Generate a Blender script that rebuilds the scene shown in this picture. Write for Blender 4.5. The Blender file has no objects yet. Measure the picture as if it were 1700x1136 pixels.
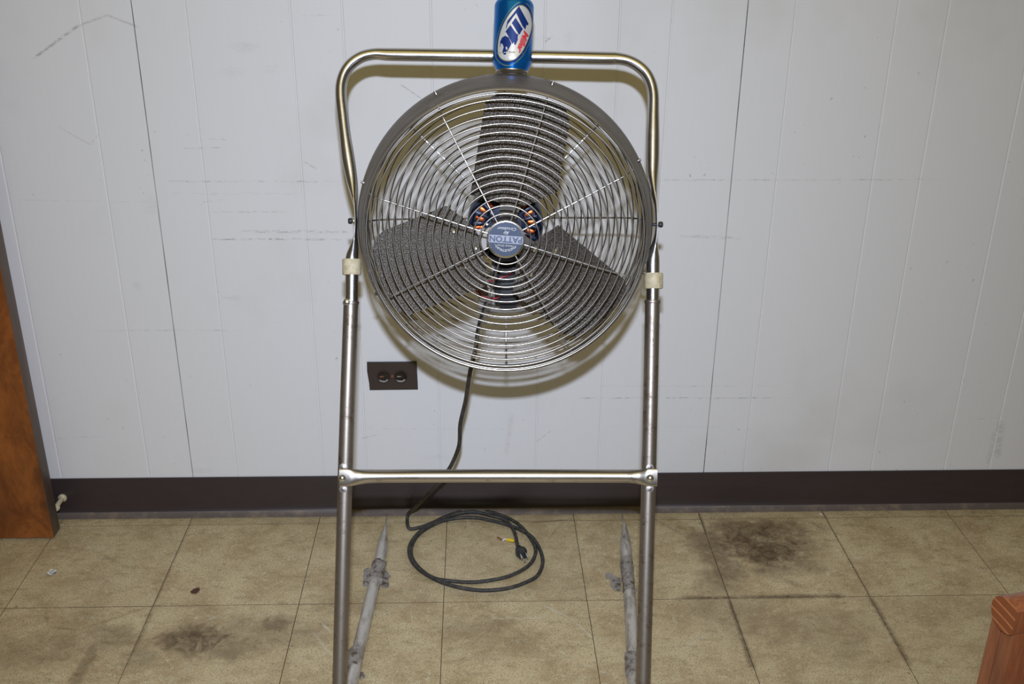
import bpy, bmesh, math, random
from math import sin, cos, pi, radians, sqrt, atan2, asin
from mathutils import Vector as V, Matrix
random.seed(7)
S = bpy.context.scene
COL = S.collection

# ------------------------------------------------------------------ camera
F_PX, CAM_D, CAM_H, PITCH, YAW, ROLL = 1729.567, 2.161723, 1.388406, 0.4105456, 0.0377773, 0.0099358
fwd = V((sin(YAW)*cos(PITCH), cos(YAW)*cos(PITCH), -sin(PITCH)))
r0_ = V((cos(YAW), -sin(YAW), 0)); u0_ = r0_.cross(fwd)
RT = r0_*cos(ROLL) + u0_*sin(ROLL); UP = u0_*cos(ROLL) - r0_*sin(ROLL)
CAM = V((0, -CAM_D, CAM_H))
cd = bpy.data.cameras.new('camera'); cd.sensor_width = 36; cd.lens = F_PX/1700*36
cam = bpy.data.objects.new('camera', cd); COL.objects.link(cam)
cam.matrix_world = Matrix(((RT.x, UP.x, -fwd.x, CAM.x), (RT.y, UP.y, -fwd.y, CAM.y), (RT.z, UP.z, -fwd.z, CAM.z), (0, 0, 0, 1)))
cd.clip_start = .02
S.camera = cam

# ------------------------------------------------------------------ light
S.view_settings.view_transform = 'Standard'; S.view_settings.look = 'None'
S.view_settings.gamma = 1; S.view_settings.use_curve_mapping = False
S.view_settings.exposure = 0
wd = bpy.data.worlds.new('room_fill'); S.world = wd; wd.use_nodes = True
wd.node_tree.nodes['Background'].inputs[0].default_value = (1, .84, .46, 1)
wd.node_tree.nodes['Background'].inputs[1].default_value = .085
def area(name, loc, tgt, size, power, col, sy=None):
    l = bpy.data.lights.new(name, 'AREA'); l.energy = power; l.color = col; l.size = size
    if sy: l.shape = 'RECTANGLE'; l.size_y = sy
    o = bpy.data.objects.new(name, l); COL.objects.link(o); o.location = loc
    o.rotation_euler = (V(tgt)-V(loc)).to_track_quat('-Z', 'Y').to_euler(); return o
area('camera_flash', (0, -CAM_D+.02, CAM_H+.185), (-.14, 0, .02), .04, 19.6, (.755, .84, 1.04), .028).data.spread = radians(125)
area('ceiling_lamp', (.1, -1.9, 2.55), (.1, -1.2, 0), 2.6, 10.5, (1, .76, .20), 1.8)

# ------------------------------------------------------------------ pixel helpers: a photo point at its real depth
def ray(px, py): return RT*((px-850)/F_PX) + UP*((568-py)/F_PX) + fwd
def at_floor(px, py, z=0.0):
    d = ray(px, py); return CAM + d*((z-CAM.z)/d.z)
def at_wall(px, py, y=0.0):
    d = ray(px, py); return CAM + d*((y-CAM.y)/d.y)
def at_z(px, py, z): return CAM + ray(px, py)*z

# ------------------------------------------------------------------ object helpers
def tag(o, label=None, cat=None, group=None, kind=None):
    if label: o['label'] = label
    if cat: o['category'] = cat
    if group: o['group'] = group
    if kind: o['kind'] = kind
    return o
def empty(name, loc, label=None, cat=None, group=None):
    o = bpy.data.objects.new(name, None); COL.objects.link(o); o.location = loc; o.empty_display_size = .05
    return tag(o, label, cat, group)
def wloc(o):
    p = V((0, 0, 0))
    while o: p += o.location; o = o.parent
    return p
def obj(name, bm, mat, parent=None, smooth=True, label=None):
    """bm is in world coordinates; parents are only translated, never rotated"""
    bmesh.ops.recalc_face_normals(bm, faces=bm.faces[:])
    if parent is not None:
        bmesh.ops.translate(bm, verts=bm.verts[:], vec=-wloc(parent))
    me = bpy.data.meshes.new(name); bm.to_mesh(me); bm.free()
    for p in me.polygons: p.use_smooth = smooth
    if isinstance(mat, (list, tuple)):
        for m in mat: me.materials.append(m)
    else: me.materials.append(mat)
    o = bpy.data.objects.new(name, me); COL.objects.link(o)
    if parent is not None: o.parent = parent
    if smooth:
        try: me.set_sharp_from_angle(angle=radians(38))
        except Exception: pass
    if label: o['label'] = label
    return o
def box(bm, c, s, M=None, bev=0, seg=2):
    g = bmesh.ops.create_cube(bm, size=1)
    vs = g['verts']
    bmesh.ops.scale(bm, verts=vs, vec=s)
    if bev:
        es = list({e for v in vs for e in v.link_edges})
        g2 = bmesh.ops.bevel(bm, geom=es, offset=bev, segments=seg, affect='EDGES', profile=.6)
        vs = list({v for v in g2['verts']} | {v for f in g2['faces'] for v in f.verts})
        seen = set(vs); stack = list(vs)
        while stack:
            v = stack.pop()
            for e in v.link_edges:
                w = e.other_vert(v)
                if w not in seen: seen.add(w); stack.append(w)
        vs = list(seen)
    if M is not None: bmesh.ops.transform(bm, matrix=M.to_4x4(), verts=vs)
    bmesh.ops.translate(bm, verts=vs, vec=c)
    return vs
def frame3(x, y, z): return Matrix(((x.x, y.x, z.x), (x.y, y.y, z.y), (x.z, y.z, z.z)))
def catmull(pts, n=8, closed=False):
    out = []; N = len(pts)
    rng = range(N if closed else N-1)
    for i in rng:
        g = lambda k: V(pts[k % N]) if closed else V(pts[max(0, min(N-1, k))])
        p0, p1, p2, p3 = g(i-1), g(i), g(i+1), g(i+2)
        for k in range(n):
            t = k/n
            out.append(.5*((2*p1)+(p2-p0)*t+(2*p0-5*p1+4*p2-p3)*t*t+(3*p1-p0-3*p2+p3)*t**3))
    if not closed: out.append(V(pts[-1]))
    return out
def sweep(bm, pts, rad, nrm=None, seg=14, closed=False, caps=True):
    """tube along pts; rad: number, or per-point (r in plane, r along nrm); nrm: fixed reference normal"""
    N = len(pts); rings = []
    prev = None
    for i, p in enumerate(pts):
        a = pts[(i-1) % N] if (closed or i > 0) else pts[i]
        b = pts[(i+1) % N] if (closed or i < N-1) else pts[i]
        t = (V(b)-V(a)).normalized()
        if nrm is not None: n = V(nrm)
        else:
            n = prev if prev is not None else (V((0, 0, 1)) if abs(t.z) < .9 else V((1, 0, 0)))
        n = (n - t*n.dot(t)).normalized(); prev = n
        s = t.cross(n)
        r = rad[i] if isinstance(rad, (list, tuple)) and isinstance(rad[0], (list, tuple)) else ((rad[i], rad[i]) if isinstance(rad, (list, tuple)) else (rad, rad))
        rings.append([bm.verts.new(V(p)+s*(r[0]*cos(2*pi*k/seg))+n*(r[1]*sin(2*pi*k/seg))) for k in range(seg)])
    for i in range(N if closed else N-1):
        A, B = rings[i], rings[(i+1) % N]
        for k in range(seg):
            bm.faces.new((A[k], A[(k+1) % seg], B[(k+1) % seg], B[k]))
    if caps and not closed:
        bm.faces.new(rings[0][::-1]); bm.faces.new(rings[-1])
    return rings
def lathe(bm, prof, c, ax, ref, seg=64, closed_prof=False):
    """prof: (radius, distance along ax)"""
    ax = V(ax).normalized(); u = V(ref); u = (u-ax*u.dot(ax)).normalized(); w = ax.cross(u)
    rings = []
    for r, d in prof:
        if r < 1e-6: rings.append([bm.verts.new(V(c)+ax*d)])
        else: rings.append([bm.verts.new(V(c)+ax*d+u*(r*cos(2*pi*k/seg))+w*(r*sin(2*pi*k/seg))) for k in range(seg)])
    n = len(rings)
    for i in range(n if closed_prof else n-1):
        A, B = rings[i], rings[(i+1) % n]
        for k in range(seg):
            a0, a1 = A[k % len(A)], A[(k+1) % len(A)]; b0, b1 = B[k % len(B)], B[(k+1) % len(B)]
            f = []
            for v in (a0, a1, b1, b0):
                if v not in f: f.append(v)
            if len(f) > 2:
                try: bm.faces.new(f)
                except ValueError: pass
def prism(bm, poly, h):
    """poly: list of world points (flat), h: extrusion vector"""
    a = [bm.verts.new(V(p)) for p in poly]; b = [bm.verts.new(V(p)+V(h)) for p in poly]
    bm.faces.new(a); bm.faces.new(b[::-1])
    n = len(poly)
    for i in range(n): bm.faces.new((a[i], b[i], b[(i+1) % n], a[(i+1) % n]))

# ------------------------------------------------------------------ material helpers
class X:
    def __init__(s, T, v): s.T = T; s.v = v
    def _m(s, op, *o, clamp=False):
        n = s.T.nodes.new('ShaderNodeMath'); n.operation = op; n.use_clamp = clamp
        for i, a in enumerate((s,)+o):
            a = a.v if isinstance(a, X) else a
            if isinstance(a, (int, float)): n.inputs[i].default_value = a
            else: s.T.links.new(a, n.inputs[i])
        return X(s.T, n.outputs[0])
    def __add__(s, o): return s._m('ADD', o)
    def __radd__(s, o): return s._m('ADD', o)
    def __sub__(s, o): return s._m('SUBTRACT', o)
    def __rsub__(s, o): return X(s.T, o)._m('SUBTRACT', s)
    def __mul__(s, o): return s._m('MULTIPLY', o)
    __rmul__ = __mul__
    def __truediv__(s, o): return s._m('DIVIDE', o)
    def __pow__(s, o): return s._m('POWER', o)
    def abs(s): return s._m('ABSOLUTE')
    def mx(s, o): return s._m('MAXIMUM', o)
    def mn(s, o): return s._m('MINIMUM', o)
    def step(s, a, b):
        n = s.T.nodes.new('ShaderNodeMapRange'); n.interpolation_type = 'SMOOTHSTEP'
        s.T.links.new(s.v, n.inputs[0]) if not isinstance(s.v, (int, float)) else None
        n.inputs[1].default_value = a; n.inputs[2].default_value = b
        if a > b:
            n.inputs[1].default_value = b; n.inputs[2].default_value = a; n.inputs[3].default_value = 1; n.inputs[4].default_value = 0
        return X(s.T, n.outputs[0])
class M:
    def __init__(s, name, base=(.5, .5, .5), rough=.5, metal=0, **kw):
        s.m = bpy.data.materials.new(name); s.m.use_nodes = True; s.T = s.m.node_tree
        s.b = s.T.nodes['Principled BSDF']
        s.b.inputs['Base Color'].default_value = (*base, 1); s.b.inputs['Roughness'].default_value = rough; s.b.inputs['Metallic'].default_value = metal
        for k, v in kw.items(): s.b.inputs[k.replace('_', ' ')].default_value = v
        s._pos = None
    def pos(s):
        if s._pos is None:
            g = s.T.nodes.new('ShaderNodeNewGeometry'); s.g = g
            p = s.T.nodes.new('ShaderNodeSeparateXYZ'); s.T.links.new(g.outputs['Position'], p.inputs[0])
            s._pos = [X(s.T, p.outputs[i]) for i in range(3)]
        return s._pos
    def noise(s, scale, detail=4, rough=.6, stretch=(1, 1, 1), off=(0, 0, 0), dist=0):
        s.pos(); mp = s.T.nodes.new('ShaderNodeMapping'); s.T.links.new(s.g.outputs['Position'], mp.inputs[0])
        mp.inputs['Scale'].default_value = stretch; mp.inputs['Location'].default_value = off
        n = s.T.nodes.new('ShaderNodeTexNoise'); s.T.links.new(mp.outputs[0], n.inputs['Vector'])
        n.inputs['Scale'].default_value = scale; n.inputs['Detail'].default_value = detail; n.inputs['Roughness'].default_value = rough
        n.inputs['Distortion'].default_value = dist
        return X(s.T, n.outputs[0])
    def voro(s, scale, stretch=(1, 1, 1)):
        s.pos(); mp = s.T.nodes.new('ShaderNodeMapping'); s.T.links.new(s.g.outputs['Position'], mp.inputs[0])
        mp.inputs['Scale'].default_value = stretch
        n = s.T.nodes.new('ShaderNodeTexVoronoi'); s.T.links.new(mp.outputs[0], n.inputs['Vector']); n.inputs['Scale'].default_value = scale
        return X(s.T, n.outputs[0])
    def rnd(s):
        n = s.T.nodes.new('ShaderNodeObjectInfo'); return X(s.T, n.outputs['Random'])
    def mix(s, a, b, f):
        n = s.T.nodes.new('ShaderNodeMix'); n.data_type = 'RGBA'
        if isinstance(f, X): s.T.links.new(f.v, n.inputs[0])
        else: n.inputs[0].default_value = f
        for c, i in ((a, 6), (b, 7)):
            if isinstance(c, tuple): n.inputs[i].default_value = (*c, 1)
            else: s.T.links.new(c, n.inputs[i])
        return n.outputs[2]
    def color(s, c): s.T.links.new(c, s.b.inputs['Base Color']); return s
    def rough(s, x): s.T.links.new(x.v, s.b.inputs['Roughness']); return s
    def bump(s, x, strength=.3, dist=.001):
        n = s.T.nodes.new('ShaderNodeBump'); s.T.links.new(x.v, n.inputs['Height'])
        n.inputs['Strength'].default_value = strength; n.inputs['Distance'].default_value = dist
        s.T.links.new(n.outputs[0], s.b.inputs['Normal']); return s
def lin(*c): return tuple(((v/255)/12.92 if v/255 <= .04045 else ((v/255+.055)/1.055)**2.4) for v in c)

# ------------------------------------------------------------------ materials
def wall_mat():
    m = M('painted_panelling', rough=.55)
    x, y, z = m.pos()
    base = lin(226, 226, 225)
    grain = m.noise(9, 3, .6, (14, 1, 1))
    fresh = m.noise(40, 3, .6)
    blot = m.noise(2.2, 4, .6)
    c = m.mix(lin(223, 224, 224), lin(228, 227, 226), grain)
    c = m.mix(c, lin(208, 206, 200), (blot.step(.52, .75))*.5)
    # horizontal scuffs left by furniture rubbing: x0, x1 at height z, half width, strength
    n1 = m.noise(26, 5, .75, (1, 1, 6)); n2 = m.noise(120, 3, .7, (.6, 1, 2)); nw = m.noise(3, 2, .5)
    tot = None
    marks = [((300, 246), (370, 245), .0022, .9), ((342, 231), (378, 232), .002, 1), ((275, 301), (560, 302), .003, .5), ((272, 322), (500, 322), .003, .22),
             ((352, 352), (480, 352), .003, .35), ((352, 397), (596, 398), .003, .85), ((400, 385), (590, 385), .005, .6), ((325, 337), (372, 331), .002, .5),
             ((160, 549), (402, 549), .0025, .42), ((25, 332), (275, 336), .0018, .22), ((1096, 299), (1570, 298), .0028, .45), ((1080, 300), (1200, 298), .003, .3),
             ((1130, 392), (1230, 396), .005, .5), ((965, 661), (1310, 661), .0024, .8), ((985, 641), (1290, 642), .002, .38), ((1010, 708), (1200, 709), .0018, .3),
             ((590, 712), (850, 713), .0018, .25), ((100, 727), (172, 724), .0018, .4), ((1605, 499), (1618, 501), .0022, .9), ((500, 26), (562, 25), .002, .4),
             ((880, 63), (925, 62), .004, .2), ((1620, 696), (1660, 694), .003, .3)]
    for (a, b), (c2, d), hw, st in marks:
        p, q = at_wall(a, b), at_wall(c2, d)
        sl = (q.z-p.z)/(q.x-p.x)
        e = ((z - (x-p.x)*sl - p.z) + (nw-.5)*.004).abs()
        k = e.step(hw*1.15, hw*.1) * x.step(p.x-.01, p.x+.02) * x.step(q.x+.01, q.x-.03) * n1.step(.38, .6) * n2.step(.42, .6) * st
        tot = k if tot is None else tot.mx(k)
    # short oblique and arc-shaped scratches
    for (a, b), (c2, d), hw, st in [((57, 95), (130, 42), .0035, .6), ((130, 42), (178, 25), .003, .35), ((178, 25), (230, 45), .003, .35),
                                    ((665, 140), (702, 165), .002, .5), ((100, 212), (150, 240), .002, .3), ((150, 240), (161, 225), .002, .25),
                                    ((505, 268), (525, 280), .0022, .4), ((905, 70), (915, 62), .002, .6), ((1655, 760), (1662, 700), .012, .28), ((1640, 770), (1652, 715), .008, .22),
                                    ((600, 728), (625, 722), .0016, .5), ((840, 755), (850, 690), .008, .16), ((890, 735), (915, 715), .002, .3)]:
        p, q = at_wall(a, b), at_wall(c2, d); dx, dz = q.x-p.x, q.z-p.z; L = sqrt(dx*dx+dz*dz); dx /= L; dz /= L
        u = (x-p.x)*dx + (z-p.z)*dz; w = ((x-p.x)*dz - (z-p.z)*dx + (nw-.5)*.006).abs()
        k = w.step(hw*1.2, hw*.1)*u.step(-.006, .006)*u.step(L+.006, L-.006)*n1.step(.36, .52)*n2.step(.38, .5)*st
        tot = tot.mx(k)
    # smudges
    for (a, b), rx, rz, st in [((405, 78), .035, .012, .22), ((385, 120), .03, .012, .12), ((450, 115), .02, .01, .14), ((945, 65), .014, .02, .12), ((228, 475), .012, .01, .25),
                               ((390, 495), .03, .008, .22), ((725, 760), .05, .01, .1), ((1170, 735), .04, .03, .08), ((335, 782), .03, .01, .2), ((250, 340), .02, .03, .12)]:
        p = at_wall(a, b)
        dd = ((x-p.x)/rx)**2 + ((z-p.z)/rz)**2 if False else (((x-p.x)/rx)*((x-p.x)/rx) + ((z-p.z)/rz)*((z-p.z)/rz))
        tot = tot.mx((dd + (n1-.5)*4.0).step(1.2, -.6)*n2.step(.3, .6)*st*.9)
    spk = m.noise(75, 2, .5).step(.70, .76)*nw.step(.45, .6)*.5
    tot = tot.mx(spk)
    c = m.mix(c, lin(112, 104, 94), tot*.8)
    m.color(c).bump(fresh*.5 + n2*.2, .2, .0005)
    m.rough(grain*.15+.42)
    return m.m
WALL = wall_mat()

def floor_mat():
    m = M('worn_vinyl_tile', rough=.45)
    x, y, z = m.pos()
    n1 = m.noise(55, 6, .75, dist=.5); n2 = m.noise(9, 5, .65); n3 = m.noise(300, 3, .7); n4 = m.noise(24, 5, .7, (1, 2.2, 1)); n5 = m.noise(3.2, 3, .6); n6 = m.noise(110, 5, .8, (1, 1.6, 1))
    c = m.mix(lin(208, 190, 148), lin(178, 156, 116), n2.step(.35, .68))
    c = m.mix(c, lin(218, 208, 172), n1.step(.50, .68)*.7)
    c = m.mix(c, lin(150, 132, 96), n4.step(.48, .70)*.6)
    c = m.mix(c, lin(118, 98, 66), n3.step(.50, .64)*.75); c = m.mix(c, lin(134, 116, 80), n6.step(.55, .72)*.6)
    c = m.mix(c, lin(162, 146, 112), (m.rnd()-.5).abs()*.5)
    spots = m.voro(34).step(.16, .06)*n5.step(.5, .6)
    c = m.mix(c, lin(105, 88, 62), spots*.55)
    tot = None
    st = [((1265, 905), .10, .09, 1.0), ((1195, 915), .05, .12, .7), ((1165, 900), .04, .05, .7), ((1255, 880), .14, .045, .8), ((1330, 905), .05, .035, .5), ((1300, 940), .09, .04, .5), ((1190, 965), .05, .05, .5),
          ((1210, 1020), .07, .08, .35), ((1360, 1045), .13, .06, .25), ((1400, 1080), .06, .05, .3), ((325, 1062), .075, .045, .95), ((375, 1075), .06, .04, .6), ((460, 1036), .045, .025, .75),
          ((190, 1062), .06, .03, .45), ((180, 1045), .05, .02, .4), ((60, 1080), .12, .05, .35), ((140, 1105), .015, .07, .6), ((420, 1050), .15, .05, .35), ((790, 1045), .07, .04, .35),
          ((830, 1070), .09, .05, .25), ((610, 1000), .12, .04, .18), ((1150, 905), .02, .02, .5), ((230, 1095), .04, .04, .4), ((130, 1030), .05, .05, .15)]
    nz = m.noise(30, 7, .8, dist=.8); nq = m.noise(16, 4, .7)
    for (a, b), rx, ry, s in st:
        p = at_floor(a, b)
        dd = ((x-p.x)/rx)*((x-p.x)/rx) + ((y-p.y)/ry)*((y-p.y)/ry)
        k = (dd + (nz-.5)*4.5 + (nq-.5)*2.6 + (n3-.5)*2.2).step(1.9, -.2)*s
        tot = k if tot is None else tot.mx(k)
    # grime rubbed along joints, and dragged lines
    for (a, b), (c2, d), hw, s in [((1130, 993), (1400, 990), .0075, 1.0), ((1215, 890), (1290, 925), .006, .6), ((1240, 925), (1300, 885), .006, .6), ((1225, 878), (1275, 880), .006, .8), ((1180, 930), (1205, 975), .008, .6), ((1290, 955), (1330, 975), .01, .5), ((1209, 992), (1250, 1110), .007, .85), ((1160, 850), (1209, 992), .004, .8), ((1364, 848), (1444, 990), .003, .6),
                                   ((1444, 990), (1510, 1105), .007, .8), ((255, 1007), (210, 1110), .006, .6), ((316, 871), (255, 1007), .003, .5), ((105, 858), (560, 854), .014, .5),
                                   ((1095, 850), (1700, 841), .010, .4), ((560, 856), (1060, 850), .014, .55), ((880, 868), (960, 862), .004, .6), ((915, 890), (935, 866), .004, .4),
                                   ((1086, 862), (1165, 905), .006, .4), ((165, 920), (220, 945), .005, .25), ((75, 1015), (80, 1040), .004, .4), ((80, 1040), (130, 1047), .004, .4), ((130, 1047), (245, 1008), .004, .4)]:
        p, q = at_floor(a, b), at_floor(c2, d); dx, dy = q.x-p.x, q.y-p.y; L = sqrt(dx*dx+dy*dy); dx /= L; dy /= L
        u = (x-p.x)*dx + (y-p.y)*dy; w = ((x-p.x)*dy - (y-p.y)*dx + (nz-.5)*.012).abs()
        tot = tot.mx(w.step(hw*1.6, 0)*(nq.step(.3, .6)*.5+.5)*u.step(-.02, .02)*u.step(L+.02, L-.02)*(n1.step(.3, .5)*.6+.4)*s)
    c = m.mix(c, lin(74, 53, 30), tot*(n1.step(.30, .62)*.35+.62))
    lt = None      # pale scratches in the wax
    for (a, b), (c2, d), hw, s in [((900, 1004), (945, 1025), .0022, .5), ((945, 1025), (988, 1062), .0022, .5), ((810, 1028), (900, 1026), .003, .3), ((520, 1050), (560, 1100), .004, .3), ((536, 1035), (548, 1050), .002, .7),
                                   ((1120, 1085), (1180, 1050), .003, .3), ((960, 1100), (1010, 1120), .003, .3), ((330, 1035), (370, 1020), .004, .3)]:
        p, q = at_floor(a, b), at_floor(c2, d); dx, dy = q.x-p.x, q.y-p.y; L = sqrt(dx*dx+dy*dy); dx /= L; dy /= L
        u = (x-p.x)*dx + (y-p.y)*dy; w = ((x-p.x)*dy - (y-p.y)*dx + (nz-.5)*.010).abs()
        k = w.step(hw*1.5, 0)*u.step(-.01, .01)*u.step(L+.01, L-.01)*n1.step(.35, .55)*s
        lt = k if lt is None else lt.mx(k)
    c = m.mix(c, lin(214, 208, 190), lt)
    m.color(c).bump(n1*.5+n3*.3, .25, .0012)
    m.rough(n2*.25+.34+tot*.15)
    return m.m
FLOOR = floor_mat()

def chrome(name, col, rough, rust=.3, rc=(120, 92, 62)):
    m = M(name, metal=1)
    n = m.noise(22, 6, .75); n2 = m.noise(140, 4, .7)
    c = m.mix(col, lin(*rc), (n*.7+n2*.3).step(.62-.22*rust, .82-.22*rust)*min(1, rust*1.6))
    m.color(c); m.rough(n*.18+rough-.06+n2*.1)
    m.bump(n2, .12, .0004)
    return m.m
CHROME = chrome('polished_steel_tube', (.62, .61, .60), .17, .12)
STEEL = chrome('worn_steel_tube', (.34, .30, .255), .36, .6, (92, 72, 52)); STEEL.node_tree.nodes['Principled BSDF'].inputs['Metallic'].default_value = .92
SKID = chrome('scuffed_steel_foot', (.34, .32, .30), .38, .8, (84, 70, 56))
WIRE = chrome('chrome_wire', (.41, .39, .36), .25, .35)
SPOKE = chrome('spoke_wire', (.36, .34, .31), .36, .5)
WIRE2 = chrome('dull_chrome_wire', (.40, .38, .35), .26, .7, (70, 58, 46))
def hammer(name, a, b, rough=.42, sc=230):
    m = M(name, metal=.35)
    n = m.voro(sc); n2 = m.noise(400, 3, .6); n3 = m.noise(6, 3, .5)
    m.color(m.mix(m.mix(a, b, (n+n2*.5).step(.3, .9)), lin(70, 62, 54), n3.step(.55, .75)*.5)); m.bump(n+n2*.4, .7, .0016)
    m.b.inputs['Roughness'].default_value = rough
    return m.m
BLADE = hammer('hammertone_grey_paint', lin(128, 120, 112), lin(76, 70, 64), sc=420)
def band_mat():
    m = M('dark_painted_steel_band', rough=.42, metal=.3)
    x, y, z = m.pos()
    dd = x*BAX.x + y*BAX.y + z*BAX.z
    cv = m.T.nodes.new('ShaderNodeCombineXYZ')
    m.T.links.new((dd*420).v, cv.inputs[0]); m.T.links.new((x*9).v, cv.inputs[1]); m.T.links.new((z*9).v, cv.inputs[2])
    nt = m.T.nodes.new('ShaderNodeTexNoise'); m.T.links.new(cv.outputs[0], nt.inputs['Vector']); nt.inputs['Scale'].default_value = 1; nt.inputs['Detail'].default_value = 5; nt.inputs['Roughness'].default_value = .7
    br = X(m.T, nt.outputs[0]); n2 = m.noise(40, 4, .7)
    c = m.mix(lin(116, 109, 100), lin(82, 76, 69), br.step(.36, .62)); c = m.mix(c, lin(205, 196, 180), (br*.6+n2*.4).step(.60, .66)*.8)
    m.color(c); m.bump(br, .35, .0008)
    return m.m
BAX = V((-.024, -cos(radians(8)), sin(radians(8))))
BAND = band_mat()
NAVY = M('navy_enamel', lin(38, 46, 68), .35, .3).m
COPPER = M('copper_winding', lin(205, 96, 48), .35, .8).m
SILVER = M('bright_rivet_metal', (.8, .8, .78), .25, 1).m
BLACKP = M('black_plastic', lin(44, 44, 46), .45).m
def rubber():
    m = M('dusty_black_rubber', rough=.6); n = m.noise(90, 4, .7)
    m.color(m.mix(lin(46, 45, 43), lin(84, 80, 72), n.step(.4, .8))); return m.m
CORD = rubber()
REDW = M('red_wire_insulation', lin(160, 50, 58), .4).m
HUBM = M('dark_hub_paint', lin(58, 56, 56), .5, .3).m
ARMM = M('dull_steel_plate', lin(128, 124, 120), .45, .6).m
BRASS = M('brass', lin(170, 140, 60), .35, .8).m
GREYP = M('galvanised_plate', lin(165, 158, 150), .4, .6).m
def cream_mat():
    m = M('yellowed_nylon', rough=.6); n = m.noise(120, 4, .7)
    m.color(m.mix(lin(204, 192, 160), lin(165, 150, 112), n.step(.4, .75))); return m.m
CREAM = cream_mat()
def tape_mat():
    m = M('grubby_duct_tape', rough=.5, metal=.25); n = m.noise(60, 5, .7)
    m.color(m.mix(lin(158, 152, 144), lin(84, 68, 52), n.step(.46, .66))); m.bump(n, .8, .003); return m.m
TAPE = tape_mat()
def vinyl():
    m = M('dark_brown_vinyl_base', rough=.34); n = m.noise(12, 4, .6, (1, 1, 5)); n2 = m.noise(34, 5, .7)
    m.color(m.mix(m.mix(lin(62, 51, 50), lin(50, 41, 41), n), lin(120, 108, 96), n2.step(.66, .82)*.5)); m.rough(n*.15+.28); return m.m
VINYL = vinyl()
def toe():
    m = M('dusty_vinyl_toe', rough=.5); n = m.noise(22, 5, .7)
    m.color(m.mix(lin(92, 82, 76), lin(128, 112, 94), n.step(.45, .75))); return m.m
VTOE = toe()
def wood(name, a, b, dk, stretch, sc=6, rough=.35, coat=.4):
    m = M(name, rough=rough)
    n = m.noise(sc, 6, .65, stretch, dist=1.2); n2 = m.noise(3, 4, .6); n3 = m.noise(sc*9, 3, .6, stretch)
    c = m.mix(a, b, (n*.8+n3*.2).step(.32, .66)); c = m.mix(c, dk, (n2*.75+n*.25).step(.44, .68)*.75)
    m.color(c); m.bump(n3, .15, .0006); m.b.inputs['Coat Weight'].default_value = coat; m.b.inputs['Coat Roughness'].default_value = .25
    return m.m
DOORW = wood('varnished_birch_door', lin(156, 90, 36), lin(120, 62, 22), lin(62, 34, 18), (3, 3, 1.6), sc=4)
DOORE = wood('grimy_door_edge', lin(96, 76, 60), lin(78, 60, 48), lin(60, 48, 40), (8, 8, .6), rough=.5, coat=.1)
CHAIRW = wood('red_brown_chair_wood', lin(150, 90, 56), lin(118, 66, 38), lin(88, 50, 30), (12, 12, .8), rough=.4)
def endgrain():
    m = M('end_grain_wood', rough=.5); x, y, z = m.pos()
    w = m.noise(5, 2, .4)
    s = (z*520 + x*60 + w*16)._m('SINE')
    n = m.noise(200, 3, .6)
    c = m.mix(lin(118, 62, 30), lin(176, 108, 62), s.step(.6, 1.0)*.75); c = m.mix(c, lin(104, 58, 34), n.step(.5, .8)*.5); m.color(c); return m.m
ENDG = endgrain()
OUTB = M('brown_outlet_plastic', lin(58, 48, 44), .32).m
OUTF = M('dark_outlet_face', lin(52, 36, 28), .3).m
OUTR = M('rusty_brown_contact', lin(140, 84, 56), .5).m
GLINT = M('painted_cap_glint', lin(196, 198, 200), .2, .6); GLINT.bump(GLINT.noise(420, 3, .6), 1, .004); GLINT = GLINT.m  # opaque off-white: the glint on the clear caps, put into the colour
CLEARM = M('clear_plastic_cap', (.95, .95, .95), .06, 0, Transmission_Weight=1, IOR=1.45)
CLEARM.bump(CLEARM.noise(160, 3, .6), 1.0, .006); CLEAR = CLEARM.m
CANB = M('blue_metallic_can', lin(16, 112, 196), .25, .75).m
ALU = M('bare_aluminium', lin(205, 200, 190), .28, 1).m
CANW = M('silver_white_print', lin(222, 222, 220), .3, .35).m
CANN = M('navy_print', lin(22, 52, 122), .35, .3).m
CANG = M('gold_print', lin(176, 172, 110), .4, .4).m
CANR = M('red_print', lin(214, 58, 66), .4, .1).m
BADGE = M('blue_grey_badge', lin(88, 98, 118), .32, .55).m
BADGL = M('silver_badge_print', lin(214, 212, 206), .35, .5).m
BANNER = M('pale_banner_print', lin(164, 168, 180), .35, .4).m
BADGD = M('slate_badge_print', lin(84, 92, 116), .4, .3).m
JOINT = M('dirty_tile_edge', lin(112, 94, 68), .8).m
DARK = M('shadow_gap_backing', lin(40, 36, 32), .8).m

SEAMM = M('sheet_joint', rough=.8); SN = SEAMM.noise(2.6, 3, .7); SEAMM.color(SEAMM.mix(lin(168, 166, 164), lin(56, 52, 48), SN.step(.42, .62))); SEAM = SEAMM.m
# ------------------------------------------------------------------ setting: wall
WX0, WX1, WH = -2.6, 2.7, 2.62
gx = [at_wall(*p).x for p in ((129, 0), (217, 0), (306, 0), (480, 0), (567, 0), (716, 60), (903.5, 100), (1031, 0), (1118, 0), (1240, 0), (1323, 0), (1493, 0), (1578, 0), (1699, 127))]
gx[1] = -.6719; gx[9] = .5473
gx = [at_wall(0, 251).x] + gx
gx = [gx[0]-1.2192+o for o in (.0, .21, .44, .61, .83, 1.02)] + gx
gx = [v for v in gx if v > WX0+.05]
gx += [.5473+k for k in (.70, .90, 1.0, 1.2192, 1.31, 1.52, 1.62, 1.83, 2.05)]
gx = sorted(gx)
seams = (-.6719, .5473, -.6719-1.2192, .5473+1.2192)
bm = bmesh.new(); box(bm, ((WX0+WX1)/2, .0518, WH/2), (WX1-WX0, .1, WH))
wall = obj('wall_back', bm, WALL, smooth=False)
tag(wall, 'white painted wood panelling wall with thin vertical grooves and scuffs', None, None, 'structure')
bm = bmesh.new()
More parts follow.
